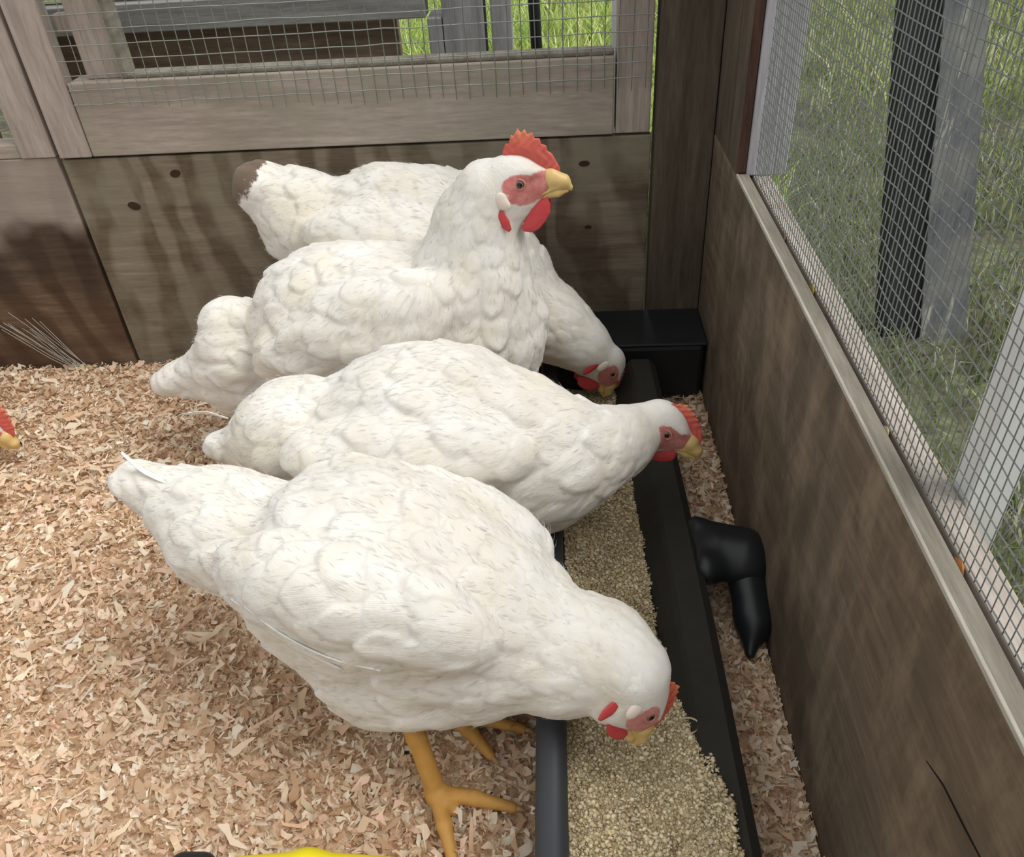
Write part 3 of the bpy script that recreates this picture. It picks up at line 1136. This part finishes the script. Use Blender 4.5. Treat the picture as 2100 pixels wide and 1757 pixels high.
    comb_pts = [(-1.7, 2.5), (-1.35, 3.35), (-1.1, 3.25), (-0.8, 4.1), (-0.6, 3.95), (-0.15, 4.7), (0.1, 4.25), (0.5, 4.6), (0.7, 4.1), (1.2, 4.3), (1.35, 3.75),
                (1.85, 3.75), (1.95, 3.25), (2.45, 3.1), (2.5, 2.65), (2.95, 2.35), (3.2, 1.9), (3.6, 1.2), (3.65, 0.7), (3.2, 0.4), (2.4, 0.6),
                (1.8, 1.2), (0.8, 1.6), (-0.6, 1.8), (-1.6, 1.9)]
    comb_pts = [(x, 1.2+(z-1.2)*comb_h if z > 1.2 else z) for x, z in comb_pts]
    cv, cf = sdf_mesh([('P', E0, HB, 0.01*hs, comb_pts, 0.10, 0.22, 1.2, 0.002)], 0.0007, 1)
    cv = cv+np.outer(0.00025*np.sin(cv @ Fh*800+3*np.sin(cv @ Uh*300)), Sh)
    cq = (cv-E0) @ HB*100/hs
    mk('comb', cv, cf, M_comb, root, True, attrs={'tip': np.clip((cq[:, 2]-1.2-2.0*comb_h)/(1.6*comb_h), 0, 1)*np.clip((2.6-cq[:, 0])/2.5, 0, 1)})
    wat = [(2.5, -1.5), (2.75, -2.2), (2.75, -3.0), (2.3, -3.8), (1.7, -4.5), (1.0, -4.9), (0.1, -4.8), (-0.1, -4.4), (0.6, -3.2), (1.1, -2.4), (1.7, -1.8)]
    wat = [(x, -1.6+(z+1.6)*wattle_h) for x, z in wat]
    ear = [(-2.6, -2.1), (-2.1, -1.9), (-1.5, -2.4), (-1.0, -3.2), (-0.8, -4.1), (-1.1, -4.4), (-1.8, -3.9), (-2.4, -3.1)]
    for sg in (1, -1):
        wv_, wf = sdf_mesh([('P', H(0, 0.50*sg, 0), HB, 0.01*hs, wat, 0.10, 0.22, 0.6, 0.002)], 0.0007, 1)
        qq = (wv_-E0) @ HB*100/hs
        wv_ = wv_+np.outer(0.01*hs*sg*0.12*np.clip(-1.6-qq[:, 2], 0, 3), Sh)
        mk('wattle', wv_, wf, M_wattle, bo, True)
        yl = side(-1.7, -1.4, sg)
        lv, lf = sdf_mesh([('E', H(-1.75, (yl-0.05)*sg, -1.25), hr(0.62, 0.28, 0.72), HB, 0.004), ('E', H(-1.3, (yl-0.05)*sg, -1.8), hr(0.5, 0.24, 0.5), HB, 0.004)], 0.0008, 1)
        mk('earlobe', lv, lf, M_lobe, bo, True)
        ye = side(-1.6, -3.0, sg)
        lv, lf = sdf_mesh([('P', H(0, (ye+0.06)*sg, 0), HB, 0.01*hs, ear, 0.10, 0.25, 0.5, 0.002)], 0.0007, 1)
        mk('ear_wattle', lv, lf, M_wattle, bo, True)
        ys = side(0.0, 0.0, sg)
        ev, ef = sdf_mesh([('E', H(0.0, (ys-0.16)*sg, 0.0), hr(0.50, 0.34, 0.48), HB, 0.001)], 0.0006, 1)
        e = mk('eye', ev, ef, M_iris, root, True)
        ev, ef = sdf_mesh([('E', H(0.03, (ys+0.04)*sg, 0.0), hr(0.27, 0.19, 0.28), HB, 0.001)], 0.0005, 1)
        mk('pupil', ev, ef, M_pupil, e, True)
        t = MB()
        ring = [H(0.56*math.cos(k*math.tau/20), (ys+0.0)*sg, 0.48*math.sin(k*math.tau/20)) for k in range(21)]
        t.tube(ring, 0.0010*hs, 8, cap=False)
        t.build('eyelid', M_lid, e, smooth=True)
    # beak
    bu, bf = sdf_mesh([('E', H(2.7, 0, 0.05), hr(1.0, 0.78, 1.05), HB, 0.004), ('C', H(2.9, 0, 0.05), H(3.95, 0, -0.2), 0.0080*hs, 0.0060*hs, 0.004),
                       ('C', H(3.95, 0, -0.2), H(4.6, 0, -0.75), 0.0056*hs, 0.0022*hs, 0.004), ('C', H(4.6, 0, -0.75), H(4.68, 0, -1.05), 0.0017*hs, 0.0008*hs, 0.002),
                       ('C', H(1.6, 0.72, -1.25), H(3.6, 0.2, -0.55), 0.0022*hs, 0.0028*hs, 0.003), ('C', H(1.6, -0.72, -1.25), H(3.6, -0.2, -0.55), 0.0022*hs, 0.0028*hs, 0.003)], 0.0008, 1)
    bk = mk('beak', bu, bf, M_beak, root, True)
    bu, bf = sdf_mesh([('C', H(2.0, 0, -1.35), H(3.4, 0, -1.2), 0.0060*hs, 0.0044*hs, 0.003), ('C', H(3.4, 0, -1.2), H(4.3, 0, -1.05), 0.0042*hs, 0.0020*hs, 0.003)], 0.0008, 1)
    mk('lower_mandible', bu, bf, M_beak, bk, True)
    for sg in (1, -1):
        t = MB()
        t.tube([H(3.0, 0.60*sg, 0.38), H(3.35, 0.52*sg, 0.25)], 0.0009*hs, 8)
        t.build('nostril', M_claw, bk, smooth=True)
    # legs: hock, foot point, heading of the foot
    for ft_spec in feet:
        hk, ft_, fy = ft_spec[:3]
        toes = ft_spec[3] if len(ft_spec) > 3 else ((0.0, 0.062), (0.62, 0.05), (-0.62, 0.05), (math.pi-0.3, 0.024))
        hk = np.array(hk, float)
        ft_ = np.array(ft_, float)
        pr = [('C', hk, hk+0.45*(ft_-hk), 0.0100, 0.0078, 0.004), ('C', hk+0.45*(ft_-hk), ft_, 0.0076, 0.0082, 0.004)]
        tips = []
        for (da, Lt) in toes:
            d = np.array([math.cos(fy+da), math.sin(fy+da), 0])
            p0 = ft_
            p1 = ft_+d*Lt*0.5+np.array([0, 0, 0.002])
            p2 = ft_+d*Lt
            p2[2] = 0.010
            pr += [('C', p0, p1, 0.0072, 0.0060, 0.005), ('C', p1, p2, 0.0060, 0.0042, 0.003)]
            tips.append((p2, d))
        lv, lf = sdf_mesh(pr, 0.0013, 1)
        lg = mk('leg', lv, lf, M_shank, root, True)
        for p2, d in tips:
            t = MB()
            t.tube([p2-d*0.002, p2+d*0.006, p2+d*0.012+np.array([0, 0, -0.003])], [0.0032, 0.0022, 0.0005], 8)
            t.build('claw', M_claw, lg, smooth=True)
    return root, L, H, B, bo


def plume(name, pts, w, parent, mat, curl=0.3, width_dir=(0, 0, 1)):
    """A single flat feather: a tapered, slightly cupped blade with a shaft along the given points."""
    pts = np.array(pts, float)
    K = 12
    tt = np.linspace(0, 1, K)
    seg = np.linspace(0, 1, len(pts))
    C = np.stack([np.interp(tt, seg, pts[:, i]) for i in range(3)], 1)
    C = (C+np.vstack([C[:1], C[:-1]])+np.vstack([C[1:], C[-1:]]))/3
    wd = unit(width_dir)
    prof = np.sin(np.clip(tt*0.92+0.06, 0, 1)*math.pi)**0.55
    V = []
    J = 5
    for i in range(K):
        t_ = C[min(i+1, K-1)]-C[max(i-1, 0)]
        t_ = unit(t_)
        s_ = unit(wd-t_*(wd @ t_))
        n_ = np.cross(t_, s_)
        for j in range(J):
            f = (j/(J-1)-0.5)*2
            V.append(C[i]+s_*f*w*prof[i]+n_*(-curl*w*f*f))
    F = np.array([(i*J+j, i*J+j+1, (i+1)*J+j+1, (i+1)*J+j) for i in range(K-1) for j in range(J-1)])
    o = mk(name, V, F, mat, parent, True)
    s = o.modifiers.new('thick', 'SOLIDIFY')
    s.thickness = 0.0006
    return o


def body_spec(torso, rump, wing=((0.004, 0.057, 0.044), (0.108, 0.033, 0.043), 0.05), thigh=(-0.015, 0.036, -0.055)):
    w, wr_, wp_ = wing
    return (list(torso) +
            [('E', (thigh[0], thigh[1], thigh[2]), (0.042, 0.030, 0.046), 0.015), ('E', (thigh[0], -thigh[1], thigh[2]), (0.042, 0.030, 0.046), 0.015)] +
            [('G', 0.018)]+list(rump) +
            [('G', 0.009), ('E', (w[0], w[1], w[2]-0.022), wr_, 0.006, wp_), ('G', 0.009), ('E', (w[0], -w[1], w[2]), wr_, 0.006, wp_)])


R_ = math.radians
# front hen: head down over the feed
hA = hen('nearest white hen, head lowered over the feed beside the round rail', (-0.140, 0.430, 0.165), R_(-17), R_(-10),
         neck=[((-0.045, 0.396, 0.150), .058), ((-0.0035, 0.380, 0.142), .042), ((0.030, 0.374, 0.146), .0325), ((0.0480, 0.356, 0.150), .0215)],
         head=((0.0572, 0.3370, 0.128), (0.06, -0.14, -1.0), (0.92, 0.40, 0.10)),
         feet=[((-0.128, 0.372, 0.112), (-0.106, 0.341, 0.014), R_(-40), ((0.55, 0.062), (-0.55, 0.056), (0.0, 0.020), (2.9, 0.018))),
               ((-0.12, 0.44, 0.10), (-0.100, 0.412, 0.014), R_(-10))],
         body=body_spec([('E', (0, 0, 0.0), (0.118, 0.082, 0.090), 0.02), ('E', (0.070, 0, -0.010), (0.076, 0.070, 0.078), 0.02), ('E', (0.03, 0, -0.03), (0.09, 0.06, 0.066), 0.02), ('EW', (-0.140, 0.382, 0.112), (0.050, 0.034, 0.036), 0.02)],
                        [('E', (-0.125, 0, 0.000), (0.062, 0.046, 0.047), 0.02), ('C', (-0.15, 0, 0.006), (-0.222, 0, 0.014), .034, .015, 0.02),
                         ('E', (-0.130, 0, -0.012), (0.05, 0.036, 0.030), 0.02)]),
         seed=1, comb_h=0.72, hs=0.86, wattle_h=0.6)
# second hen: neck stretched level over the trough
hB = hen('white hen second from the front, neck stretched level toward the wall', (-0.120, 0.585, 0.172), R_(-3), R_(0),
         neck=[((-0.05, 0.585, 0.178), .060), ((-0.012, 0.575, 0.168), .052), ((0.025, 0.590, 0.162), .038), ((0.056, 0.612, 0.156), .0285), ((0.076, 0.630, 0.156), .0205)],
         head=((0.0995, 0.6190, 0.158), (0.76, -0.28, -0.56), (0.51, 0.0, 0.79)),
         feet=[((-0.010, 0.595, 0.100), (-0.034, 0.602, 0.014), R_(-60)), ((-0.10, 0.64, 0.085), (-0.09, 0.65, 0.014), R_(0))],
         body=body_spec([('E', (0, 0, 0.006), (0.105, 0.082, 0.094), 0.02), ('E', (0.078, 0, -0.012), (0.078, 0.068, 0.074), 0.02)],
                        [('E', (-0.118, 0, 0.012), (0.062, 0.050, 0.056), 0.02), ('C', (-0.14, 0, 0.005), (-0.203, 0, -0.002), .036, .014, 0.02),
                         ('E', (-0.125, 0, -0.028), (0.05, 0.046, 0.04), 0.02)],
                        wing=((-0.005, 0.058, 0.036), (0.105, 0.032, 0.040), 0.03)),
         seed=2, comb_h=0.60, hs=0.92, wattle_h=0.7)
# third hen: head raised, watching
hC = hen('white hen with head raised high and bright red comb', (-0.170, 0.772, 0.195), R_(-4), R_(6),
         neck=[((-0.085, 0.765, 0.215), .064), ((-0.085, 0.765, 0.262), .054), ((-0.078, 0.765, 0.312), .039), ((-0.062, 0.762, 0.345), .029)],
         head=((-0.0338, 0.7382, 0.360), (1.0, -0.10, 0.0), (0, 0.05, 1.0)),
         feet=[((-0.18, 0.735, 0.100), (-0.17, 0.73, 0.014), R_(0)), ((-0.18, 0.81, 0.100), (-0.17, 0.81, 0.014), R_(0))],
         body=body_spec([('E', (-0.005, 0, 0.0), (0.120, 0.080, 0.086), 0.02), ('E', (-0.07, 0, 0.006), (0.095, 0.076, 0.086), 0.02), ('E', (0.082, 0, -0.015), (0.070, 0.066, 0.085), 0.02)],
                        [('EW', (-0.362, 0.79, 0.168), (0.046, 0.046, 0.052), 0.02), ('CW', (-0.362, 0.79, 0.150), (-0.472, 0.795, 0.112), .042, .010, 0.02),
                         ('EW', (-0.36, 0.79, 0.118), (0.065, 0.046, 0.045), 0.02), ('EW', (-0.31, 0.79, 0.105), (0.06, 0.046, 0.05), 0.02)],
                        wing=((-0.03, 0.056, 0.030), (0.120, 0.034, 0.048), 0.25)),
         seed=3)
# fourth hen: against the back wall, head down in the corner
hD = hen('white hen at the back with soiled tail, head down in the dark corner', (-0.170, 0.905, 0.240), R_(-3), R_(-8),
         neck=[((-0.085, 0.895, 0.212), .056), ((-0.060, 0.885, 0.178), .050), ((-0.006, 0.865, 0.135), .041), ((0.030, 0.853, 0.112), .031)],
         head=((0.063, 0.832, 0.085), (0.03, 0.0, -1.0), (1.0, 0.25, 0.10)),
         feet=[((-0.17, 0.86, 0.14), (-0.16, 0.86, 0.014), 0.0), ((-0.17, 0.94, 0.14), (-0.16, 0.93, 0.014), 0.0)],
         body=body_spec([('E', (0, 0, 0.0), (0.115, 0.076, 0.080), 0.02), ('E', (0.06, 0, -0.014), (0.075, 0.064, 0.070), 0.02)],
                        [('E', (-0.115, 0, -0.002), (0.06, 0.050, 0.056), 0.02), ('C', (-0.13, 0, 0.012), (-0.180, 0, 0.038), .046, .026, 0.02)],
                        wing=((-0.01, 0.056, 0.018), (0.105, 0.030, 0.040), 0.03)),
         seed=4, dirt_tail=True, comb_h=0.35, hs=0.88)
# single feathers that stand clear of the plumage
def snap(bo, p, off=0.001):
    me = bo.data
    n = len(me.vertices)
    co = np.empty(n*3)
    me.vertices.foreach_get('co', co)
    co = co.reshape(-1, 3)+WLOC[bo.name]
    d = np.linalg.norm(co-np.array(p), axis=1)
    w = np.exp(-(d/ (d.min()+0.006))**2*3)
    q = (co*w[:, None]).sum(0)/w.sum()
    nn = np.zeros(n*3)
    me.vertices.foreach_get('normal', nn)
    nn = unit((nn.reshape(-1, 3)*w[:, None]).sum(0))
    j = d.argmin()
    return co[j]+nn*off, nn


def wing_edge(hen_, side_, pts, w=0.007):
    root, L, H, B, bo = hen_
    P_, N_ = [], []
    for k, p_ in enumerate(pts):
        q_, n_ = snap(bo, L((p_[0], side_*p_[1], p_[2])), 0.0006)
        P_.append(q_)
        N_.append(n_)
    wd = np.cross(unit(P_[-1]-P_[0]), N_[len(N_)//2])
    plume('wing_feather', P_, w, root, M_plume, 0.35, wd)


wing_edge(hA, -1, [(0.045, 0.090, 0.028), (0.005, 0.092, 0.028), (-0.035, 0.089, 0.036), (-0.060, 0.083, 0.046)], 0.0048)
wing_edge(hA, -1, [(0.015, 0.090, 0.020), (-0.03, 0.089, 0.026), (-0.075, 0.078, 0.042)], 0.0045)
wing_edge(hC, -1, [(0.0, 0.088, 0.0), (-0.06, 0.086, -0.01), (-0.12, 0.07, -0.02)], 0.005)
p, n_ = snap(hA[4], hA[1]((-0.205, -0.004, 0.028)))
plume('tail_feather', [hA[1]((-0.165, -0.006, 0.034)), p+np.array([0, 0, 0.002]), p+np.array([-0.016, 0.006, 0.018])], 0.0035, hA[0], M_plume, 0.3, (0.3, -1, 0.2))
p, n_ = snap(hB[4], hB[1]((-0.18, 0.0, 0.03)))
plume('tail_feather', [p, p+np.array([-0.022, 0.004, 0.006]), p+np.array([-0.048, 0.006, 0.002])], 0.002, hB[0], M_plume, 0.3, (0, -0.4, 1))
# fifth hen: only its beak reaches into the frame at the left
hE = hen('white hen at the left edge with only its orange beak showing', (-1.02, 0.80, 0.165), R_(-8), R_(-6),
         neck=[((-0.90, 0.785, 0.16), .060), ((-0.84, 0.778, 0.13), .040), ((-0.80, 0.772, 0.105), .028), ((-0.77, 0.768, 0.085), .024)],
         head=((-0.712, 0.768, 0.066), (0.72, 0.0, -0.70), (0.7, 0.0, 0.7)),
         feet=[((-0.98, 0.76, 0.085), (-0.97, 0.76, 0.014), 0.0), ((-0.98, 0.84, 0.085), (-0.97, 0.84, 0.014), 0.0)],
         body=body_spec([('E', (0, 0, 0.0), (0.118, 0.082, 0.090), 0.02), ('E', (0.070, 0, -0.010), (0.076, 0.070, 0.078), 0.02)],
                        [('E', (-0.13, 0, 0.0), (0.062, 0.048, 0.052), 0.02)]), seed=5, vox=0.0034)

# ================================================================== outdoors
mg, nt, b = new_mat('lawn_soil')
tc = nt.nodes.new('ShaderNodeTexCoord').outputs['Object']
c = mix_col(nt, ramp(nt, noise(nt, tc, 9, 6, 0.7), 0.4, 0.62), lin((92, 88, 74)), lin((122, 132, 90)))
c = mix_col(nt, ramp(nt, noise(nt, tc, 45, 5, 0.7), 0.45, 0.6), mix_col(nt, 1.0, c, (0.5, 0.5, 0.5), 'MULTIPLY'), c)
nt.links.new(c, b.inputs['Base Color'])
b.inputs['Roughness'].default_value = 1.0
GZ = -0.03
V = [(-6, -2, GZ-0.02), (8, -2, GZ-0.02), (8, 12, GZ-0.02), (-6, 12, GZ-0.02)]
st(mk('ground', V, [(0, 1, 2, 3)], mg))


def grass(N, area, rngg, h=(0.025, 0.055), w=(0.001, 0.0026), tones=None):
    x = rngg.uniform(area[0], area[1], N)
    y = rngg.uniform(area[2], area[3], N)
    d = noise3(np.stack([x, y, x*0], 1), 7, 9)
    m = rngg.uniform(-1, 1, N) < 1.6*d+0.25
    x, y, d = x[m], y[m], d[m]
    N = len(x)
    hh = rngg.uniform(*h, N)
    ww = rngg.uniform(*w, N)
    th = rngg.uniform(0, 6.28, N)
    ln = rngg.uniform(0.1, 1.1, N)*hh
    la = rngg.uniform(0, 6.28, N)
    V = np.zeros((N, 5, 3))
    dx, dy = np.cos(th)*ww, np.sin(th)*ww
    for k, (t_, s_) in enumerate(((0, 1), (0, -1), (0.55, .8), (0.55, -.8), (1, 0))):
        V[:, k, 0] = x+dx*s_+np.cos(la)*ln*t_*t_
        V[:, k, 1] = y+dy*s_+np.sin(la)*ln*t_*t_
        V[:, k, 2] = GZ-0.02+hh*t_
    b0 = (np.arange(N)*5)[:, None, None]
    F = (b0+np.array([(0, 1, 3), (0, 3, 2), (2, 3, 4)])[None]).reshape(-1, 3)
    T = tones[rngg.integers(0, len(tones), N)]*rngg.uniform(0.8, 1.15, (N, 1))
    return V.reshape(-1, 3), F, np.clip(np.repeat(T, 5, 0), 0, 1)


gt = 0.84*np.array([lin(c) for c in [(158, 176, 116), (172, 184, 124), (150, 146, 116), (186, 190, 146), (150, 168, 124), (196, 196, 166), (128, 144, 100), (214, 214, 196)]])
V1, F1, T1 = grass(45000, (0.24, 1.5, 0.2, 2.2), np.random.default_rng(31), tones=gt)
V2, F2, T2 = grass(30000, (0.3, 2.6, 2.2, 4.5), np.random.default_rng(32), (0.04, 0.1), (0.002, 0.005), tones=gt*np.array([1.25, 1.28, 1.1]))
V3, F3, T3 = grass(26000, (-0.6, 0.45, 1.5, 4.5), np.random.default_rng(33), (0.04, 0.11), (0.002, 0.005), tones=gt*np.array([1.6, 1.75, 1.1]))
V = np.concatenate([V1, V2, V3])
F = np.concatenate([F1, F2+len(V1), F3+len(V1)+len(V2)])
T = np.concatenate([T1, T2, T3])
tag(mk('grass', V, F, attr_mat('grass_blades', trans=0.35), tint=np.clip(T, 0, 1)), 'rough green grass growing outside the coop', 'grass', kind='stuff')

# leaning painted timber outside the window
M_pdark = wood_mat('dark_grey_post_face', (72, 74, 80), (50, 50, 56), 'z')  # darker tone for the left face of the post
M_plight = wood_mat('blue_grey_peeling_paint', (146, 150, 160), (116, 120, 132), 'z', (176, 174, 166))
nt = M_plight.node_tree
bP = nt.nodes['Principled BSDF']
srcP = bP.inputs['Base Color'].links[0].from_socket
tcP = mapping(nt, nt.nodes.new('ShaderNodeTexCoord').outputs['Object'], (60, 60, 11))
nt.links.new(mix_col(nt, ramp(nt, noise(nt, tcP, 1.0, 4, 0.6), 0.60, 0.68), srcP, lin((214, 212, 202))), bP.inputs['Base Color'])
pp = tag(empty('painted_post', (0.53, 1.11, -0.03)), 'tall blue grey painted timber post with peeling paint outside the window', 'post')


def skew_box(a0, a1, d0, d1, y, th_):
    """prism between bottom x-range a at z=-.05 and top x-range d at z=.75"""
    V = []
    for (xa, xb, z) in ((a0, a1, -0.06), (d0, d1, 0.80)):
        V += [(xa, y, z), (xb, y, z), (xb, y+th_, z), (xa, y+th_, z)]
    return V, [(0, 3, 2, 1), (4, 5, 6, 7), (0, 1, 5, 4), (1, 2, 6, 5), (2, 3, 7, 6), (3, 0, 4, 7)]


mk('dark_edge_board', *skew_box(0.4995, 0.5545, 0.368, 0.400, 1.11, 0.04), mat=M_pdark, parent=pp)
mk('peeling_face_board', *skew_box(0.555, 0.623, 0.4005, 0.440, 1.105, 0.045), mat=M_plight, parent=pp)
# white plastic upright
pv = MB().box((0.2255, 0.347, 0.02), (0.249, 0.368, 0.85)).build('white_upright', plain_mat('white_plastic', (238, 240, 240), 0.4, 0.5, 0.03), bevel=0.001)
tag(pv, 'white plastic upright strip just outside the window sill', 'upright')

# outdoor timber bench behind the back opening
bn = tag(empty('timber_bench', (-0.4, 1.32, 0.0)), 'weathered grey timber bench standing outside behind the back opening', 'bench')
board('top_board', (-0.9, 1.30, 0.398), (-0.183, 1.34, 0.437), M_out, bn)
board('upper_board', (-0.9, 1.32, 0.448), (-0.20, 1.36, 0.50), M_out, bn)
board('lower_board', (-0.9, 1.355, 0.20), (-0.235, 1.375, 0.3965), wood_mat('brown_outdoor_board', (186, 164, 146), (140, 122, 108), 'x'), bn)
board('leg', (-0.1815, 1.30, -0.05), (-0.1605, 1.36, 0.3975), M_outz, bn)
board('side_post', (-0.1592, 1.30, -0.05), (-0.0990, 1.36, 0.95), M_outz, bn)
board('thin_post', (-0.0890, 1.30, -0.05), (-0.0600, 1.36, 0.95), M_outz, bn)
pole = MB().tube([(-0.012, 1.30, -0.05), (-0.042, 1.30, 0.95)], 0.0085, 12)
tag(pole.build('black_pole', M_black, smooth=True), 'thin black pole standing in the grass behind the back mesh', 'pole')
pole = MB().tube([(0.0895, 1.25, -0.05), (0.0885, 1.25, 0.95)], 0.0075, 12)
tag(pole.build('white_pole', plain_mat('white_pole', (236, 238, 238), 0.5), smooth=True), 'white pole outside behind the right end of the back mesh', 'pole')
